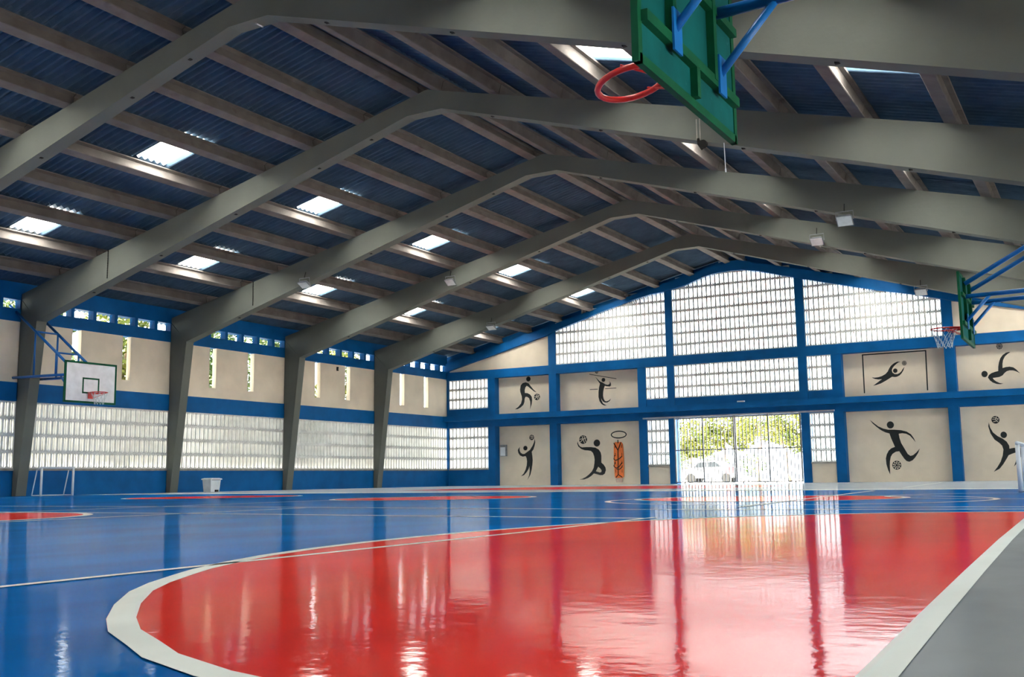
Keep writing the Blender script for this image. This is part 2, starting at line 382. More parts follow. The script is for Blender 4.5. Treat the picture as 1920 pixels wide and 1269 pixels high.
# ------------------------------------------------------------------ left wall
wl = empty('wall_left', (0, -27, 0), kind='structure', cat='wall', label='long side wall of blue bands, cream panels and white block screens')
bays = [(FY[0]+T, 0.0)] + [(FY[i+1]+T, FY[i]) for i in range(7)] + [(YN, FY[7])]
ordn = ['in the corner bay by the gable', 'in the second bay from the gable', 'in the third bay from the gable, behind the white bin', 'in the fourth bay from the gable, behind the small goal', 'in the bay at the left edge of the picture']
TH = .25
for i, (y0, y1) in enumerate(bays):
    c0, c1 = y0-T-.02, y1                       # wall runs behind the column
    box('base_wall', 'blue', wl, -TH, 0, c0, c1, 0, .78)
    box('sill', 'sill', wl, -TH, .03, y0, y1, .78, .847)
    box('band', 'blue', wl, -TH, .02, c0, c1, 2.914, 3.493)
    if i < 5: screen_left(y0-.05, y1, .847, 2.914, 28, 4, 'white vent block screen ' + ordn[i])
    # cream panel with two tall slots
    s = [(y1-4.10, y1-3.76), (y1-2.09, y1-1.75)] if i else [(-4.03, -3.69), (-2.03, -1.68)]
    es = [c0] + [v for p in s for v in p] + [c1]
    for k in range(0, 6, 2): box('panel', 'cream', wl, -.2, 0, es[k], es[k+1], 3.493, 5.394)
    for p in s: box('panel', 'cream', wl, -.2, 0, p[0], p[1], 3.493, 3.88)
    # row of small square openings under the roof
    box('band', 'blue', wl, -TH, .015, c0, c1, 5.394, 5.79)
    box('band', 'blue', wl, -TH, .015, c0, c1, 6.08, 6.62)
    hs = [(y1-.62, y1-.04)] + [(y1-.62-.86*k-.01, y1-.62-.86*k+.73-.01) for k in range(1, 7)]
    hs = sorted([h for h in hs if h[0] > c0+.05]); e = c0
    for h in hs:
        box('pier', 'blue', wl, -TH, .015, e, h[0], 5.79, 6.08); e = h[1]
    if c1-e > .005: box('pier', 'blue', wl, -TH, .015, e, c1, 5.79, 6.08)
# ------------------------------------------------------------------ right wall (outside the picture) and the near end
wr = empty('wall_right', (W, -27, 0), kind='structure', cat='wall', label='side wall on the right with open screens, outside the picture')
for i, (y0, y1) in enumerate(bays):
    c0, c1 = y0-T-.02, y1
    box('base_wall', 'blue', wr, W, W+TH, c0, c1, 0, .85)
    box('band', 'blue', wr, W, W+TH, c0, c1, 2.914, 3.493)
    box('panel', 'cream', wr, W, W+.2, c0, c1, 3.493, 5.0)
    box('band', 'blue', wr, W, W+TH, c0, c1, 5.3, 5.9)
    for k in range(13): box('mullion', 'cream', wr, W+.05, W+.2, c0+k*.47-.1+.3, c0+k*.47+.1+.3, .85, 2.914)
wnear = empty('wall_near', (15, YN, 0), kind='structure', cat='wall', label='end wall behind the camera')
box('panel', 'cream', wnear, -.3, W+.3, YN-.2, YN, 0, 5.6)
MB().prism([(-.3, 5.6), (W+.3, 5.6), (W+.3, 6.0), (XR, 10.0), (-.3, 6.4)], 'y', YN-.2, YN).build('gable_panel', 'cream', wnear)
# ------------------------------------------------------------------ far gable wall
wf = empty('wall_far', (15.2, 0, 0), kind='structure', cat='wall', label='gable end wall with blue grid, cream mural panels and white block screens')
CY0, CY1, PY = -.03, .45, .38
cols = [(-.05, .135, 5.9), (2.46, 2.86, 5.4), (5.905, 6.30, 7.4), (10.53, 10.925, 5.6), (11.975, 12.305, 8.9), (17.92, 18.27, 8.8), (19.295, 19.70, 5.6), (23.72, 24.11, 7.4), (27.35, 27.75, 5.4), (30.4, 30.75, 5.9)]
for x0, x1, h in cols: box('column', 'blue', wf, x0, x1, CY0, CY1, 0, h)
box('beam', 'blue', wf, 0, W, CY0-.02, CY1, 5.32, 5.735)
box('ledge', 'blue', wf, 0, W, -.42, CY1, 3.23, 3.48)
box('lintel', 'blue', wf, 0, W, CY0-.01, CY1, 2.905, 3.23)
for x0, x1 in ((.135, 2.46), (10.925, 11.975), (12.305, 17.92), (18.27, 19.295), (27.75, 30.4)):
    box('spandrel', 'blue', wf, x0, x1, 0.0, .2, 3.48, 3.835)
for x0, x1 in ((2.86, 5.905), (6.30, 10.53), (19.70, 23.72), (24.11, 27.35)):
    box('panel', 'cream', wf, x0, x1, PY, PY+.1, 3.48, 5.32)
    box('panel', 'cream', wf, x0, x1, PY, PY+.1, 0, 2.905)
for x0, x1 in ((10.925, 11.975), (18.27, 19.295)):
    box('panel', 'cream', wf, x0, x1, .03, .2, 0, .79); box('sill', 'sill', wf, x0, x1, -.06, .2, .79, .85)
for x0, x1 in ((.135, 2.46), (27.75, 30.4)):
    box('base_wall', 'blue', wf, x0, x1, 0.0, .2, 0, .79); box('sill', 'sill', wf, x0, x1, -.06, .2, .79, .85)
arch = [(6.30, 7.38), (6.91, 7.53), (7.57, 7.71), (8.21, 7.90), (8.96, 8.11), (9.69, 8.29), (10.52, 8.50), (11.33, 8.66), (11.99, 8.72), (12.31, 8.77), (12.8, 8.87), (13.19, 8.96), (13.87, 9.18), (14.25, 9.27), (14.63, 9.32), (15.19, 9.345), (15.74, 9.31), (16.45, 9.17), (17.16, 8.96), (17.93, 8.74), (18.28, 8.63), (19.23, 8.38), (20.34, 8.08), (21.5, 7.78), (22.63, 7.52), (23.69, 7.25)]
low = [(-.05, 5.76), (5.92, 7.2)] + arch + [(24.12, 7.12), (30.7, 5.64)]
def up_(x):   # upper edge of the proud rake beam
    return min(6.18+.243*x, 13.55-.247*x, 9.78)
upper = [(30.7, up_(30.7)), (24, up_(24)), (19, up_(19)), (15.6, 9.78), (14.8, 9.78), (10, up_(10)), (5, up_(5)), (-.05, up_(-.05))]
MB().prism(low + upper, 'y', -.14, CY1).build('rake_beam', 'blue', wf)
MB().prism([(-.2, 5.9), (15, 9.5), (30.8, 5.7), (30.8, top_r(30.8)+.29), (XR, top_l(XR)+.29), (-.2, top_l(-.2)+.29)], 'y', .12, CY1).build('gable_infill', 'blue', wf)
for poly in ([(.1, 5.735), (5.905, 5.735), (5.905, 7.4), (.1, 6.0)], [(24.11, 5.735), (30.6, 5.735), (30.6, 5.9), (24.11, 7.3)]):
    MB().prism(poly, 'y', .06, .2).build('panel', 'cream', wf)
def under(x):
    for (a, b), (c, d) in zip(arch[:-1], arch[1:]):
        if a <= x <= c: return b+(d-b)*(x-a)/(c-a)
    return 7.3
B4 = .847, 2.905
screen_far(.135, 2.46, *B4, 11, 4, 'white vent block screen low in the left corner of the gable wall')
screen_far(.135, 2.46, 3.835, 5.32, 11, 3, 'white vent block screen high in the left corner, beside the dribbling figure')
screen_far(10.925, 11.975, *B4, 5, 4, 'narrow white vent block screen just left of the barred gate')
screen_far(18.27, 19.295, *B4, 5, 4, 'narrow white vent block screen just right of the barred gate')
screen_far(10.925, 11.975, 3.835, 5.32, 5, 3, 'small upper vent block screen beside the net-jumping volleyball figure')
screen_far(18.27, 19.295, 3.835, 5.32, 5, 3, 'small upper vent block screen beside the goalkeeper figure')
screen_far(12.305, 17.92, 3.835, 5.32, 27, 3, 'wide vent block screen directly above the barred gate')
kp = lambda x, z: z < under(x)+.02
screen_far(6.30, 11.975, 5.735, 5.735+.513*6, 28, 6, 'large slanting vent block screen left of the gable centre', kp)
screen_far(12.305, 17.92, 5.735, 5.735+.513*8, 27, 8, 'large arched vent block screen in the middle of the gable', kp)
screen_far(18.27, 23.72, 5.735, 5.735+.513*6, 26, 6, 'large slanting vent block screen right of the gable centre', kp)
# ------------------------------------------------------------------ painted figures on the far wall
MURALS={'dribble': {'body': [(3.777, 3.732), (3.969, 3.848), (4.123, 4.005), (4.183, 4.2), (4.167, 4.365), (4.094, 4.567), (4.078, 4.7), (4.119, 4.896), (4.234, 5.005), (4.405, 5.035), (4.573, 4.969), (4.683, 4.831), (4.83, 4.659), (5.013, 4.502), (4.865, 4.559), (4.681, 4.7), (4.551, 4.806), (4.458, 4.86), (4.382, 4.782), (4.342, 4.653), (4.347, 4.514), (4.489, 4.497), (4.638, 4.423), (4.73, 4.304), (4.753, 4.139), (4.723, 3.944), (4.625, 3.694), (4.647, 3.882), (4.64, 4.079), (4.579, 4.246), (4.468, 4.317), (4.373, 4.315), (4.334, 4.225), (4.313, 4.062), (4.254, 3.933), (4.101, 3.809), (3.929, 3.735)], 'head': (4.558, 5.191, 0.124, 0.122), 'ball': (5.027, 4.282, 0.167, 0.163), 'kind': 'basket'}, 'spike': {'body': [(8.195, 5.079), (8.306, 4.969), (8.435, 4.841), (8.565, 4.782), (8.712, 4.688), (8.842, 4.657), (8.918, 4.687), (8.946, 4.743), (8.922, 4.83), (8.994, 4.74), (9.002, 4.621), (8.933, 4.573), (8.785, 4.592), (8.681, 4.622), (8.632, 4.505), (8.59, 4.336), (8.578, 4.166), (8.6, 4.028), (8.654, 3.923), (8.727, 3.885), (8.859, 3.913), (8.98, 4.002), (8.914, 3.893), (8.8, 3.831), (8.688, 3.826), (8.577, 3.876), (8.505, 3.982), (8.477, 4.051), (8.496, 3.931), (8.557, 3.808), (8.649, 3.743), (8.759, 3.697), (8.628, 3.693), (8.499, 3.76), (8.39, 3.902), (8.339, 4.11), (8.346, 4.349), (8.378, 4.553), (8.432, 4.738), (8.341, 4.864)], 'head': (8.617, 4.906, 0.094, 0.092), 'ball': (8.277, 5.308, 0.083, 0.079), 'kind': 'volley', 'lines': [[(7.887, 5.219), (9.286, 4.921)], [(7.895, 4.487), (8.312, 4.481)], [(8.688, 4.484), (9.273, 4.486)]], 'lw': 0.03}, 'throw': {'body': [(4.859, 2.247), (4.886, 2.085), (4.853, 1.924), (4.776, 1.732), (4.681, 1.621), (4.714, 1.411), (4.729, 1.217), (4.706, 0.992), (4.665, 0.767), (4.586, 0.511), (4.415, 0.262), (4.512, 0.48), (4.553, 0.705), (4.538, 0.931), (4.499, 0.802), (4.384, 0.643), (4.233, 0.5), (4.063, 0.444), (4.215, 0.581), (4.331, 0.773), (4.39, 0.965), (4.412, 1.159), (4.389, 1.321), (4.342, 1.419), (4.173, 1.397), (4.024, 1.459), (3.932, 1.575), (3.904, 1.706), (3.935, 1.786), (4.031, 1.875), (3.999, 1.785), (4.009, 1.687), (4.064, 1.588), (4.175, 1.527), (4.288, 1.534), (4.439, 1.627), (4.59, 1.721), (4.742, 1.927), (4.819, 2.087)], 'head': (4.33, 1.808, 0.116, 0.111), 'ball': (4.693, 2.317, 0.134, 0.13), 'kind': 'volley'}, 'handball': {'body': [(7.184, 2.057), (7.226, 1.919), (7.301, 1.814), (7.414, 1.765), (7.631, 1.771), (7.884, 1.764), (8.11, 1.735), (8.284, 1.64), (8.38, 1.502), (8.413, 1.344), (8.404, 1.028), (8.237, 0.84), (8.106, 0.628), (8.317, 0.569), (8.392, 0.59), (8.407, 0.669), (8.335, 0.76), (8.237, 0.84), (8.404, 1.028), (8.514, 0.936), (8.61, 0.8), (8.626, 0.665), (8.564, 0.509), (8.451, 0.444), (8.326, 0.445), (8.152, 0.493), (8.003, 0.528), (7.874, 0.418), (7.695, 0.318), (7.491, 0.253), (7.237, 0.256), (7.39, 0.288), (7.57, 0.365), (7.75, 0.487), (7.905, 0.631), (7.997, 0.788), (8.04, 0.99), (8.058, 1.171), (8.037, 1.329), (7.978, 1.489), (7.879, 1.582), (7.728, 1.609), (7.551, 1.625), (7.374, 1.686), (7.224, 1.804), (7.163, 1.943)], 'head': (8.196, 1.946, 0.168, 0.165), 'ball': (7.482, 2.128, 0.209, 0.206), 'kind': 'basket'}, 'ring': {'ring': (9.331, 2.304, 0.405, 0.183)}, 'keeper': {'body': [(20.823, 4.29), (20.937, 4.27), (21.079, 4.28), (21.222, 4.317), (21.367, 4.391), (21.46, 4.486), (21.538, 4.628), (21.614, 4.733), (21.742, 4.825), (21.866, 4.872), (21.987, 4.858), (21.881, 4.825), (21.753, 4.724), (21.66, 4.62), (21.628, 4.53), (21.649, 4.437), (21.732, 4.368), (21.836, 4.362), (21.925, 4.402), (21.998, 4.47), (22.055, 4.558), (22.129, 4.644), (22.087, 4.519), (22.011, 4.396), (21.919, 4.302), (21.812, 4.254), (21.725, 4.246), (21.621, 4.265), (21.495, 4.19), (21.35, 4.107), (21.169, 4.017), (20.99, 3.963), (20.856, 3.943), (20.994, 4.036), (21.141, 4.138), (21.223, 4.188), (21.073, 4.188), (20.951, 4.214), (20.865, 4.256)], 'head': (21.761, 4.507, 0.087, 0.091), 'ball': (22.13, 4.795, 0.09, 0.095), 'kind': 'soccer', 'lines': [[(20.476, 5.246), (23.004, 5.247)], [(20.503, 5.244), (20.493, 3.649)], [(22.979, 5.258), (22.953, 3.636)]], 'lw': 0.05}, 'soccer': {'body': [(20.641, 2.542), (20.796, 2.402), (20.961, 2.261), (21.149, 2.165), (21.339, 2.113), (21.594, 2.104), (21.846, 2.073), (22.053, 2.011), (22.214, 1.895), (22.309, 1.738), (22.372, 1.572), (22.285, 1.695), (22.169, 1.842), (22.027, 1.923), (21.881, 1.95), (21.743, 1.933), (21.764, 1.755), (21.815, 1.555), (21.928, 1.331), (22.04, 1.109), (22.14, 1.03), (22.246, 1.06), (22.378, 1.166), (22.512, 1.316), (22.439, 1.143), (22.324, 0.971), (22.213, 0.853), (22.084, 0.796), (21.981, 0.825), (21.902, 0.914), (21.807, 1.07), (21.721, 1.226), (21.583, 1.208), (21.45, 1.122), (21.38, 1.013), (21.338, 0.838), (21.321, 0.661), (21.316, 0.297), (21.242, 0.486), (21.191, 0.708), (21.184, 0.951), (21.226, 1.106), (21.309, 1.259), (21.422, 1.355), (21.563, 1.407), (21.499, 1.586), (21.435, 1.765), (21.383, 1.956), (21.225, 2.006), (21.059, 2.101), (20.895, 2.241), (20.751, 2.381)], 'head': (21.439, 2.303, 0.139, 0.145), 'ball': (21.592, 0.667, 0.175, 0.182), 'kind': 'soccer'}, 'bicycle': {'body': [(26.074, 4.963), (25.971, 4.898), (25.866, 4.805), (25.791, 4.665), (25.761, 4.522), (25.753, 4.359), (25.87, 4.388), (26.001, 4.397), (26.129, 4.362), (26.221, 4.283), (26.355, 4.113), (26.231, 4.193), (26.12, 4.241), (25.991, 4.249), (25.891, 4.223), (25.804, 4.156), (25.733, 4.07), (25.614, 4.014), (25.481, 4.0), (25.378, 3.992), (25.41, 3.926), (25.503, 3.839), (25.614, 3.778), (25.743, 3.753), (25.627, 3.732), (25.497, 3.749), (25.369, 3.811), (25.275, 3.898), (25.204, 4.02), (25.249, 4.118), (25.345, 4.185), (25.463, 4.223), (25.589, 4.251), (25.6, 4.405), (25.637, 4.585), (25.697, 4.744), (25.788, 4.865), (25.909, 4.948), (26.009, 4.971)], 'head': (25.094, 4.164, 0.113, 0.124), 'ball': (25.7, 5.222, 0.112, 0.12), 'kind': 'soccer'}, 'serve': {'body': [(25.114, 2.262), (25.147, 2.064), (25.241, 1.865), (25.392, 1.723), (25.564, 1.62), (25.697, 1.499), (25.775, 1.342), (25.777, 1.225), (25.927, 1.252), (26.102, 1.248), (26.205, 1.214), (26.229, 1.059), (26.085, 0.755), (25.883, 0.535), (25.96, 0.719), (26.031, 0.987), (25.985, 1.073), (25.859, 1.03), (25.731, 0.975), (25.651, 0.841), (25.531, 0.65), (25.376, 0.459), (25.161, 0.346), (25.31, 0.537), (25.43, 0.729), (25.518, 0.96), (25.562, 1.192), (25.527, 1.348), (25.445, 1.448), (25.276, 1.59), (25.149, 1.829), (25.088, 2.106)], 'head': (25.612, 1.762, 0.114, 0.125), 'ball': (25.361, 2.354, 0.143, 0.149), 'kind': 'volley'}}
def paint(name, polys, y=PY-.004, m='black', label=None, parent=None):
    b = MB()
    for p in polys: b.prism(p, 'y', y, y+.004)
    o = b.build(name, m, parent or wf)
    if label: o['label'] = label
    return o
def ell(c, n=28, k=1.0): return [(c[0]+c[2]*k*math.cos(6.28318*i/n), c[1]+c[3]*k*math.sin(6.28318*i/n)) for i in range(n)]
def seg(a, b, w):
    d = Vector((b[0]-a[0], b[1]-a[1])).normalized()*(w/2); q = (-d.y, d.x)
    return [(a[0]+q[0], a[1]+q[1]), (b[0]+q[0], b[1]+q[1]), (b[0]-q[0], b[1]-q[1]), (a[0]-q[0], a[1]-q[1])]
NAMES = dict(dribble='black painted figure dribbling a basketball', spike='black painted volleyball figure jumping at the net', throw='black painted figure reaching up to a ball',
             handball='black painted figure holding a basketball back, one knee bent', keeper='black painted diving goalkeeper inside a goal outline', soccer='black painted figure running with a football',
             bicycle='black painted figure doing an overhead kick', serve='black painted volleyball figure leaning back to hit')
for k, d in MURALS.items():
    if 'ring' in d:
        c = d['ring']; a = ell(c, 40); i_ = ell((c[0], c[1], c[2]-.055, c[3]-.055), 40)
        b = MB(); n = 40
        b.add([(x, PY-.004, z) for x, z in a] + [(x, PY-.004, z) for x, z in i_], [(j, n+j, n+(j+1) % n, (j+1) % n) for j in range(n)])
        lab(b.build('mural_ring', 'black', wf), 'black painted oval hoop above the orange board'); continue
    fig = paint('mural_figure', [d['body']], label=NAMES[k])
    paint('mural_head', [ell(d['head'])], parent=fig)
    if 'lines' in d: paint('mural_lines', [seg(p[0], p[1], d['lw']) for p in d['lines']], parent=fig)
    c = d['ball']; paint('mural_ball', [ell(c)], parent=fig)
    m = []
    def pt(u, v): return (c[0]+c[2]*u, c[1]+c[3]*v)
    lw = .14*min(c[2], c[3])
    if d['kind'] == 'soccer':
        for r, n, o in ((.46, 5, .3), (.9, 9, .1)):
            for j in range(n):
                a0 = 6.28318*(j+o)/n; m.append(seg(pt(r*.62*math.cos(a0), r*.62*math.sin(a0)), pt(r*math.cos(a0), r*math.sin(a0)), lw*1.3))
                a1 = 6.28318*(j+.5+o)/n; m.append(seg(pt(r*.72*math.cos(a0), r*.72*math.sin(a0)), pt(r*.72*math.cos(a1), r*.72*math.sin(a1)), lw*.9))
    elif d['kind'] == 'basket':
        for (u0, v0, u1, v1) in ((-.75, -.55, .1, .15), (.1, .15, .85, .4), (-.3, .85, .0, .1), (0, .1, .35, -.85), (-.9, .1, -.05, .2), (.2, .9, .75, -.55)):
            m.append(seg(pt(u0, v0), pt(u1, v1), lw))
    else:
        for (u0, v0, u1, v1) in ((-.8, .2, .0, .1), (0, .1, .3, .85), (0, .1, .6, -.6), (-.6, .6, .1, .5), (-.6, -.5, .3, -.3), (.4, .1, .8, .4), (.2, .6, .7, -.1)):
            m.append(seg(pt(u0, v0), pt(u1, v1), lw))
    paint('mural_ball_lines', m, PY-.006, 'cream', parent=fig)
# ------------------------------------------------------------------ barred sliding gate
gate = empty('door_1', (15.1, -.12, 0), kind='structure', cat='gate', label='grey barred sliding gate open to the bright trees outside')
lab(box('top_rail', 'rail', gate, 10.78, 19.34, -.16, -.06, 2.93, 3.0), 'galvanised sliding rail above the gate')
gx = [12.30, 13.60, 15.08, 16.53, 17.90]
for i, x in enumerate(gx): box('post', 'steel', gate, x-.03, x+.03, -.14, -.08, .05, 2.93)
box('post', 'steel', gate, 14.98, 15.03, -.14, -.08, .05, 2.93)
for z in (.05, 1.46, 2.86): box('crossbar', 'steel', gate, 12.3, 17.9, -.13, -.09, z, z+.045)
for a, b in zip(gx[:-1], gx[1:]):
    n = 8
    for k in range(1, n+1):
        x = a+(b-a)*k/(n+1); MB().box(x-.016, x+.016, -.126, -.094, .09, 2.86).build('bar', 'steel', gate)
for x in (12.7, 13.9, 15.35, 16.3, 16.8, 17.6): MB().tube([(x, -.13, .03), (x, -.09, .03)], .03, 8).build('wheel', 'steel', gate)
# ------------------------------------------------------------------ outside
MB().box(-60, 90, -70, 90, -.3, -.13).build('ground', 'ground', kind='structure', label='bleached paving outside the hall', cat='ground')
apron = MB().box(-.5, W+.5, .45, 9, -.12, -.02).build('trim_1', 'ground', kind='structure', label='paved strip outside the gate', cat='paving')
box('wall_garden', 'brown', None, -3.3, -3.0, -13.5, -2.6, -.13, 1.75, kind='structure', label='low brown garden wall outside the vent blocks', cat='wall')
box('wall_backdrop', 'dark_backdrop', None, -7.3, -7.1, -60, -4.5, -.13, 3.8, kind='structure', label='added dark backdrop wall outside the left side', cat='wall')  # added wall, built tall and dark to cut the brightness behind the left blocks
def leaf_blob(b, c, rad, n, s, flat=.8):
    for _ in range(n):
        while True:
            p = Vector((random.uniform(-1, 1), random.uniform(-1, 1), random.uniform(-1, 1)))
            if .25 < p.length <= 1: break
        p = Vector((p.x*rad[0], p.y*rad[1], p.z*rad[2])) + Vector(c)
        a = Vector((random.gauss(0, 1), random.gauss(0, 1), random.gauss(0, .7))).normalized()
        q = a.cross(Vector((random.gauss(0, 1), random.gauss(0, 1), random.gauss(0, 1)))).normalized()
        l = s*random.uniform(.6, 1.3); w = l*.42
        b.add([p-a*l/2, p+q*w/2, p+a*l/2, p-q*w/2], [(0, 1, 2, 3)])
def tree(name, loc, h, blobs, n, s, m, label, lean=(0, 0), tr=.14, group=None):
    t = empty(name, loc, label=label, cat='tree', group=group)
    x, y, z = loc
    tp = (x+lean[0], y+lean[1], h*.62)
    b = MB().tube([(x, y, z), (x+lean[0]*.3+.05, y+lean[1]*.3, h*.25), (x+lean[0]*.7, y+lean[1]*.7, h*.45), tp], tr, 8, r2=tr*.5)
    for c, r in blobs: b.tube([(x+lean[0]*.6, y+lean[1]*.6, h*.4), ((x+lean[0]+c[0]+x)/2, (y+lean[1]+c[1]+y)/2, (h*.5+c[2])/2+.3), (x+c[0], y+c[1], c[2])], tr*.45, 6, r2=tr*.15)
    b.build('trunk', 'bark', t, smooth=True)
    f = MB()
    for c, r in blobs: leaf_blob(f, (x+c[0], y+c[1], c[2]), r, n, s)
    f.build('foliage', m, t)
    return t
# trees close to the left wall, seen through the slots and the square openings
spots = [(-3.4, -30.5, 'at the near end of the left wall'), (-4.2, -25.2, 'seen through the opening left of the hoop bracket'), (-3.6, -21.0, 'seen through the square openings above the hoop'), (-4.4, -16.6, 'seen through the slots above the white bin'),
         (-3.5, -12.2, 'in the third bay from the gable'), (-4.5, -7.9, 'seen through the square openings of the second bay'), (-4.0, -3.5, 'nearest the gable corner')]
for i, (x, y, w) in enumerate(spots):
    bl = [((random.uniform(-.4, .4), dy, dz), (1.4, 1.25, 1.0)) for dy, dz in ((-.55, 4.3), (.2, 5.6), (.55, 4.5), (0, 3.4), (-.5, 6.8), (.5, 7.4))]
    tree('leafy_tree', (x, y, -.13), 7.5, bl, 620, .30, 'leaf_yellow' if i in (0, 3, 6) else 'leaf', 'leafy tree outside the left wall, ' + w, tr=.15, group='trees outside the left wall')
# trees beyond the gate
def street(x, y, h, bl, n, s, label, lean=(0, 0), tr=.12): return tree('street_tree', (x, y, -.13), h, bl, n, s, 'leaf_yellow', label, lean, tr)
street(0.38, 34, 7, [((0, 0, 3.6), (1.3, 1.2, 1.3)), ((-.6, .3, 2.4), (1.2, 1.1, .8)), ((.8, 0, 2.5), (1.1, 1.1, .8))], 900, .34, 'round yellow green tree at the left of the gate view')
street(1.81, 38, 9, [((0, 0, 5.0), (2.2, 1.6, 1.3)), ((1.2, .5, 3.6), (1.3, 1.2, 1.3)), ((-1.0, 0, 3.4), (1.3, 1.2, 1.2))], 900, .40, 'tall pale tree behind the left half of the gate')
street(8.14, 26, 8, [((.2, 0, 4.6), (1.5, 1.2, .9)), ((.8, .3, 3.3), (1.0, 1.0, .8)), ((-.8, .3, 3.6), (.9, 1.0, .8))], 600, .28, 'slim tree trunk right of the gate middle', lean=(.3, 0), tr=.13)
street(12.72, 17, 6, [((-.5, 0, 2.9), (.9, .9, .8)), ((.5, .2, 2.3), (.8, .9, .7)), ((.1, 0, 3.7), (1.2, 1.0, .8))], 700, .26, 'leaning tree at the right of the gate view', lean=(-.7, 0), tr=.09)
for i, (x, y) in enumerate([(1.01-.3, 30), (3.45, 30.3), (5.9+.3, 30.6)]):
    t = empty('hedge_bush', (x, y, -.13), label='green bush behind the white car, %s' % ['leftmost of the row', 'middle of the row', 'rightmost of the row'][i], cat='bush', group='bushes behind the parked car')
    f = MB(); leaf_blob(f, (x, y, 1.1), (1.25, .9, .95), 700, .2); f.build('foliage', 'leaf', t)
    s = MB()
    for k in range(4): s.tube([(x+k*.4-.6, y, -.13), (x+k*.45-.7, y, 1.0)], .03, 5)
    s.build('stems', 'bark', t)
# parked white car
cx, cy = 6.25, 22.0
t = empty('car', (cx, cy, -.13), label='white car parked on the paving beyond the gate', cat='car')
prof = [(-1.95, .35), (-1.9, .75), (-1.2, .85), (-.75, 1.28), (.55, 1.32), (1.2, .92), (1.9, .82), (1.97, .4), (1.6, .22), (-1.6, .22)]
cb = MB().prism([(cx+a, b) for a, b in prof], 'y', cy-.8, cy+.8).build('body', 'car_white', t)
for a in ([(-.98, .88), (-.66, 1.22), (-.1, 1.25), (-.1, .9)], [(0, .9), (0, 1.25), (.5, 1.25), (.95, .93)]):
    MB().prism([(cx+p, q) for p, q in a], 'y', cy-.81, cy+.81).build('side_window', 'car_glass', cb)
for wx in (-1.2, 1.2):
    for sy in (-1, 1): MB().tube([(cx+wx, cy+sy*.82, .2), (cx+wx, cy+sy*.6, .2)], .32, 18).build('wheel', 'tyre', t)
t = empty('sign_post', (11.6, 9.5, -.02), label='pink and white sign standing behind the gate', cat='sign')
MB().tube([(11.6, 9.5, -.02), (11.6, 9.5, .75)], .03, 8).build('post', 'white', t)
MB().box(11.4, 11.8, 9.47, 9.5, .45, .8).build('sign_panel', 'pink', t)
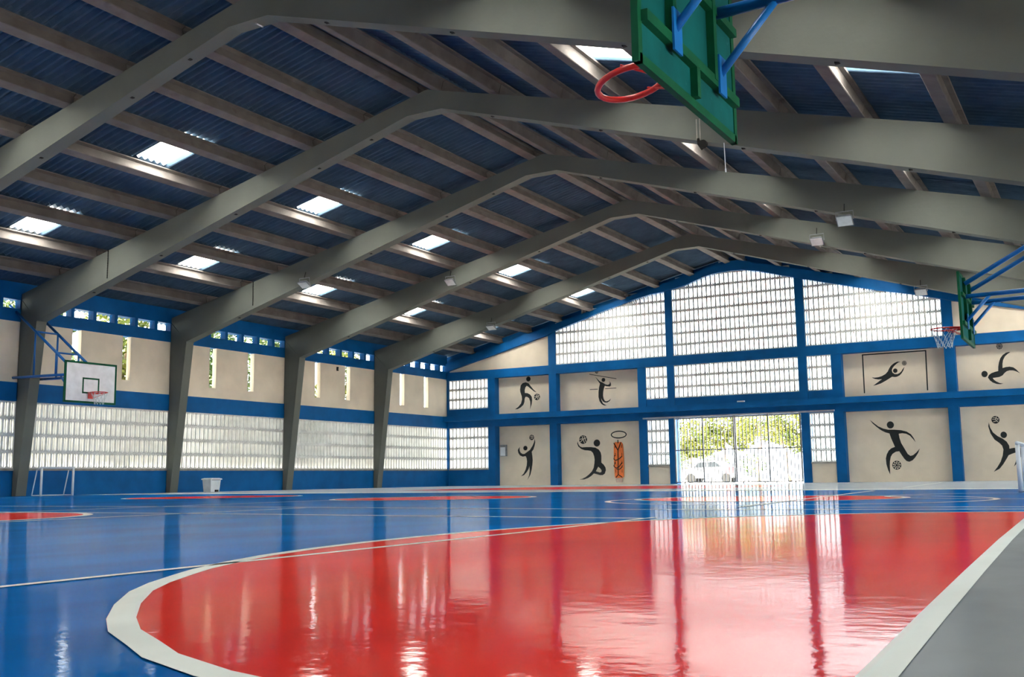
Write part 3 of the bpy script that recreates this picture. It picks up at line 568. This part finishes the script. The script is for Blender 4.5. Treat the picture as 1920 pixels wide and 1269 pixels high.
# ------------------------------------------------------------------ basketball hoops
def hoop(cx, cy, s, ya, yb, wall_x, label, net=True, dz=0, rr=.014, droop=.0):
    """s = +1: board faces +X (on the left wall); -1: faces -X"""
    t = empty('basketball_hoop', (wall_x, cy, 2.75), label=label, cat='basketball hoop', group='side court basketball hoops')
    z0, z1 = 2.76+dz, 3.96+dz; y0, y1 = cy-.9, cy+.9
    X = lambda a: cx - s*a           # a: distance behind the face
    def bx(nm, m, a0, a1, ya_, yb_, za, zb, parent=t, **k):
        xs = sorted((X(a0), X(a1))); return box(nm, m, parent, xs[0], xs[1], ya_, yb_, za, zb, **k)
    b = bx('backboard', 'board_white', 0, .018, y0, y1, z0, z1)
    bx('back_panel', 'teal', .018, .03, y0+.01, y1-.01, z0+.01, z1-.01)
    fr = MB()
    for a, c, e, f in ((y0-.02, y0+.04, z0-.02, z1+.02), (y1-.04, y1+.02, z0-.02, z1+.02), (y0, y1, z0-.02, z0+.04), (y0, y1, z1-.04, z1+.02)):
        xs = sorted((X(-.006), X(.038))); fr.box(xs[0], xs[1], a, c, e, f)
    fr.build('border_frame', 'green', b)
    sq = MB()
    q0, q1 = cy-.3, cy+.3
    for a, c, e, f in ((q0, q0+.05, z0+.27, z0+.75), (q1-.05, q1, z0+.27, z0+.75), (q0, q1, z0+.27, z0+.32), (q0, q1, z0+.70, z0+.75)):
        xs = sorted((X(-.003), X(.0))); sq.box(xs[0], xs[1], a, c, e, f)
    lab(sq.build('target_square', 'green', b), 'green painted target square')
    for yy in (cy-.42, cy+.36): bx('stiffener', 'green', .03, .085, yy-.03, yy+.03, z0+.28, z1-.03)
    bx('stiffener', 'green', .03, .08, y0+.03, y1-.03, z0+.24, z0+.31)
    bx('stiffener', 'green', .03, .08, cy-.03, cy+.03, z0+.04, z0+.25)
    bx('stiffener', 'green', .03, .08, y0+.03, y1-.03, z0+.78, z0+.84)
    # rim
    rz = z0+.29; rc = (cx+s*.40, cy)
    ring = [(rc[0]+.235*math.cos(6.28318*k/28), rc[1]+.235*math.sin(6.28318*k/28), rz-droop*(1+s*math.cos(6.28318*k/28))) for k in range(28)]
    rim = MB().tube(ring, rr, 10, closed=True).build('rim', 'red_steel', t, smooth=True)
    xs = sorted((cx, cx+s*.03)); box('rim_plate', 'red_steel', rim, xs[0], xs[1], cy-.09, cy+.09, rz-.17, rz+.03)
    br = MB()
    for q in (-1, 1):
        br.tube([(cx+s*.02, cy+q*.10, rz-.01), (rc[0]-s*.12, cy+q*.205, rz-.005)], .024, 6)
        br.tube([(cx+s*.02, cy+q*.07, rz-.15), (rc[0]-s*.02, cy+q*.235, rz-.012)], .008, 6)
    br.build('rim_brace', 'red_steel', rim)
    if net:
        n = MB(); m = 10
        rings = [[(rc[0]+r*math.cos(6.28318*(k+o)/m), rc[1]+r*math.sin(6.28318*(k+o)/m), rz-h) for k in range(m)] for r, h, o in ((.235, .01, 0), (.19, .13, .5), (.15, .25, 0), (.13, .36, .5))]
        for i in range(3):
            for k in range(m):
                n.tube([rings[i][k], rings[i+1][k]], .005, 4, cap=False); n.tube([rings[i][k], rings[i+1][(k-1) % m if i % 2 == 0 else (k+1) % m]], .005, 4, cap=False)
        n.build('net', 'net', rim)
    # wall bracket: two horizontal arms, two diagonals, uprights and ties
    for yy in (ya, yb):
        hz = 3.63+dz
        MB().tube([(X(.06), yy, hz-.06), (wall_x, yy, hz)], .042, 10).build('arm', 'blue_steel', t, smooth=True)
        MB().tube([(X(.07), yy, z1-.15), (X(.07)+(wall_x-X(.07))*1.1, yy, 5.92)], .042, 10).build('diagonal_arm', 'blue_steel', t, smooth=True)
        MB().tube([(X(.05), yy, z0+.33), (X(.5), yy, hz-.05)], .03, 8).build('strut', 'blue_steel', t, smooth=True)
        bx('mount_plate', 'blue_steel', .08, .095, yy-.07, yy+.07, z0+.2, z0+.48)
        if s > 0:
            for xx in (1.0, 2.03):
                f = (X(.07)-xx)/(X(.07)-wall_x)/1.1
                MB().tube([(xx, yy, hz-.03), (xx, yy, z1-.15+(5.92-z1+.15)*f)], .03, 8).build('upright', 'blue_steel', t, smooth=True)
    if s > 0:
        for xx in (1.0, 2.03):
            f = (X(.07)-xx)/(X(.07)-wall_x)/1.1
            z = z1-.15+(5.92-z1+.15)*f
            MB().tube([(xx, ya, z), (xx, yb, z)], .028, 8).build('tie', 'blue_steel', t, smooth=True)
    return t
hoop(2.75, -23.5, 1, -24.2, -23.42, -.05, 'basketball hoop with white green-framed board on the left wall')
hoop(27.07, -37.85, -1, -38.25, -37.38, W+.02, 'basketball hoop high in the foreground, seen from the back of its green board', net=False, rr=.022, droop=.05)
hoop(27.07, -23.0, -1, -23.45, -22.6, W+.02, 'basketball hoop at the right edge, seen nearly edge-on')
# ------------------------------------------------------------------ small goals
def goal(x, y0, y1, h, s, label):
    t = empty('mini_goal', (x, (y0+y1)/2, 0), label=label, cat='goal', group='small white goals')
    r = .035
    for y in (y0, y1): MB().tube([(x, y, 0), (x, y, h)], r, 8).build('post', 'white', t, smooth=True)
    MB().tube([(x, y0-r, h), (x, y1+r, h)], r, 8).build('crossbar', 'white', t, smooth=True)
    for y in (y0, y1):
        MB().tube([(x, y, h), (x-s*.22, y, h-.06)], .018, 6).build('top_stay', 'white', t, smooth=True)
        MB().tube([(x-s*.22, y, h-.06), (x-s*.42, y, .02)], .018, 6).build('back_stay', 'white', t, smooth=True)
        MB().tube([(x, y, .02), (x-s*.42, y, .02)], .018, 6).build('foot_bar', 'white', t, smooth=True)
    MB().tube([(x-s*.42, y0, .02), (x-s*.42, y1, .02)], .018, 6).build('ground_bar', 'white', t, smooth=True)
goal(1.35, -24.02, -22.92, .85, 1, 'small white goal standing by the left wall')
goal(27.93, -25.0, -23.9, .80, -1, 'small white goal cut off by the right edge')
# ------------------------------------------------------------------ pedal bin
x, y = 1.15, -17.0
t = empty('pedal_bin', (x, y, 0), label='white pedal bin against the blue wall', cat='bin')
b = MB(); n0 = [(x-.18, y-.2), (x+.18, y-.2), (x+.18, y+.2), (x-.18, y+.2)]
k = 1.18
vs = [(px, py, 0) for px, py in n0] + [(x+(px-x)*k, y+(py-y)*k, .44) for px, py in n0]
b.add(vs, [(3, 2, 1, 0), (4, 5, 6, 7), (0, 1, 5, 4), (1, 2, 6, 5), (2, 3, 7, 6), (3, 0, 4, 7)]); b.build('body', 'white', t)
MB().prism([(y-.27, .44), (y+.27, .44), (y+.26, .475), (y+.12, .50), (y-.12, .50), (y-.26, .475)], 'x', x-.24, x+.25).build('lid', 'white', t)
lab(box('lid_gap', 'dark', t, x+.2, x+.222, y-.2, y+.2, .425, .44), 'dark gap under the lid')
box('pedal', 'dark', t, x+.17, x+.25, y-.02, y+.10, .01, .08)
# ------------------------------------------------------------------ rescue board, wall box
t = empty('rescue_board', (9.32, PY-.05, .1), label='orange rescue spine board with black straps hung on the wall', cat='rescue board')
rb_ = MB().prism([(9.10, .34), (9.16, .30), (9.48, .30), (9.55, .36), (9.57, 1.2), (9.54, 1.86), (9.46, 1.96), (9.16, 1.96), (9.09, 1.86), (9.07, 1.2)], 'y', PY-.06, PY-.015).build('board', 'orange', t)
MB().prism([(9.17, .10), (9.46, .10), (9.50, .31), (9.12, .31)], 'y', PY-.055, PY-.015).build('foot_end', 'pale_plastic', t)
def strap(*pts): MB().tube([(px, PY-.075, pz) for px, pz in pts], .022, 6).build('strap', 'strap', t)
strap((9.10, 1.92), (9.20, 1.75), (9.30, 1.58)); strap((9.45, 1.94), (9.38, 1.76), (9.30, 1.58)); strap((9.30, 1.58), (9.29, 1.0), (9.28, .45))
strap((9.13, 1.35), (9.08, 1.18), (9.17, 1.11), (9.35, 1.18), (9.50, 1.30)); strap((9.14, 1.02), (9.07, .86), (9.17, .76), (9.32, .80), (9.50, 1.02)); strap((9.50, .88), (9.47, .78), (9.35, .70), (9.2, .72))
strap((9.17, .33), (9.28, .46), (9.48, .34))
strap((9.31, 1.9), (9.312, 2.06))
for k in range(4):
    for q in (9.15, 9.48): box('grip_slot', 'dark', rb_, q-.012, q+.012, PY-.062, PY-.058, .55+k*.38, .70+k*.38)
t = empty('wall_box', (3.12, PY, 1.45), label='small grey box with a pale door on the cream wall', cat='box')
box('case', 'grey_plastic', t, 2.97, 3.30, PY-.14, PY-.002, 1.44, 2.0)
box('door', 'white', t, 2.99, 3.27, PY-.155, PY-.14, 1.46, 1.88)
# ------------------------------------------------------------------ flood lamps, hanging chains
def lamp(x, y, z, tilt, label):
    t = empty('flood_lamp', (x, y, z), label=label, cat='lamp', group='flood lamps on the frames')
    c, s_ = math.cos(tilt), math.sin(tilt)
    def P(a, b, d): return (x+a, y+b*c-d*s_, z+b*s_+d*c)
    bd = [(-.2, -.16, 0), (.2, -.16, 0), (.2, .16, 0), (-.2, .16, 0), (-.13, -.1, .12), (.13, -.1, .12), (.13, .1, .12), (-.13, .1, .12)]
    F6 = [(0, 3, 2, 1), (4, 5, 6, 7), (0, 1, 5, 4), (1, 2, 6, 5), (2, 3, 7, 6), (3, 0, 4, 7)]
    hs_ = MB().add([P(*v) for v in bd], F6).build('housing', 'grey_plastic', t)
    MB().add([P(a, b, -.012 if d == 0 else -.001) for a, b, d in [(u*.88, v*.88, w) for u, v, w in bd[:4]] + [(u*.88, v*.88, 1) for u, v, w in bd[:4]]], F6).build('lens', 'lamp_glass', hs_)
    MB().tube([P(-.21, 0, .05), (x-.21, y, z+.24), (x+.21, y, z+.24), P(.21, 0, .05)], .014, 6).build('yoke', 'grey_plastic', t)
    MB().tube([(x, y, z+.24), (x, y+.06, z+.45)], .012, 6).build('cable', 'dark', t)
o_ = -.20
lamp(6.47, FY[2]+o_, 6.78, -.5, 'flood lamp on the third frame from the gable, left slope')
lamp(8.3, FY[1]+o_, 7.62, -.6, 'flood lamp on the face of the second frame, left slope')
lamp(6.44, FY[0]+o_, 6.78, -.5, 'flood lamp on the frame nearest the gable, left slope')
lamp(23.96, FY[2]+o_, 6.55, -.7, 'flood lamp on the third frame from the gable, right slope')
lamp(21.85, FY[1]+o_, 7.45, -.6, 'flood lamp on the face of the second frame, right slope')
lamp(23.9, FY[0]+o_, 6.55, -.6, 'pale flood lamp below the frame nearest the gable, right slope')
for i, (x, y, z0, z1) in enumerate([(4.0, FY[3]-.02, 6.34, 7.2), (4.0, FY[2]-.02, 6.36, 7.2)]):
    t = MB(); n = 24
    for k in range(n):
        za = z0+(z1-z0)*k/n
        if k % 2: t.box(x-.012, x+.012, y-.004, y+.004, za, za+(z1-z0)/n*1.1)
        else: t.box(x-.004, x+.004, y-.012, y+.012, za, za+(z1-z0)/n*1.1)
    t.build('hanging_chain', 'dark', label='dark chain hanging down the frame face, %s' % ['nearer one above the hoop', 'farther one'][i], cat='chain', group='chains on the frames')
t = empty('wall_sensor', (0, -8.7, 5.2), label='tiny black sensor high on the cream panel', cat='sensor')
box('case', 'dark', t, 0, .06, -8.74, -8.66, 5.13, 5.30)
MB().tube([(.06, -8.7, 5.2), (.075, -8.7, 5.2)], .03, 10).build('lens', 'grey_plastic', t)

# ------------------------------------------------------------------ small fittings
t = empty('emergency_lamp', (15.47, -.36, 3.48), label='small white emergency lamp on the ledge above the gate', cat='lamp')
box('case', 'white', t, 15.31, 15.63, -.41, -.33, 3.48, 3.54)
box('lens', 'lamp_glass', t, 15.33, 15.61, -.42, -.41, 3.49, 3.53)
y = FY[3]
t = empty('pulley', (22.32, y-.05, 7.03), label='dark pulley strapped to a frame behind the foreground hoop', cat='pulley')
for x in (22.27, 22.34): box('strap', 'sill', t, x-.012, x+.012, y-.012, y-.002, 7.28, 7.74)
MB().tube([(22.3, y-.03, 7.3), (22.32, y-.06, 7.18), (22.40, y-.08, 7.05)], .03, 8).build('hook', 'dark', t)
MB().tube([(22.42, y-.10, 7.16), (22.42, y-.02, 7.16)], .085, 14).build('wheel', 'dark', t)
t = empty('hanging_rod', (22.86, y-.02, 6.5), label='thin white rod hanging below the frame behind the foreground board', cat='rod')
MB().tube([(22.85, y-.02, 7.12), (22.86, y-.02, 6.56)], .009, 6).build('rod', 'white', t)
MB().tube([(22.86, y-.02, 6.57), (22.865, y-.02, 6.50)], .018, 8).build('tip', 'white', t)
t = empty('light_tube', (15.43, -29.82, 9.2), label='tiny white tube under the ridge of the nearest visible frame', cat='tube')
MB().tube([(15.43, -29.92, 9.222), (15.43, -29.72, 9.222)], .014, 8).build('tube', 'white', t)
for q in (-29.91, -29.73): box('end_cap', 'grey_plastic', t, 15.413, 15.447, q-.012, q+.012, 9.205, 9.238)
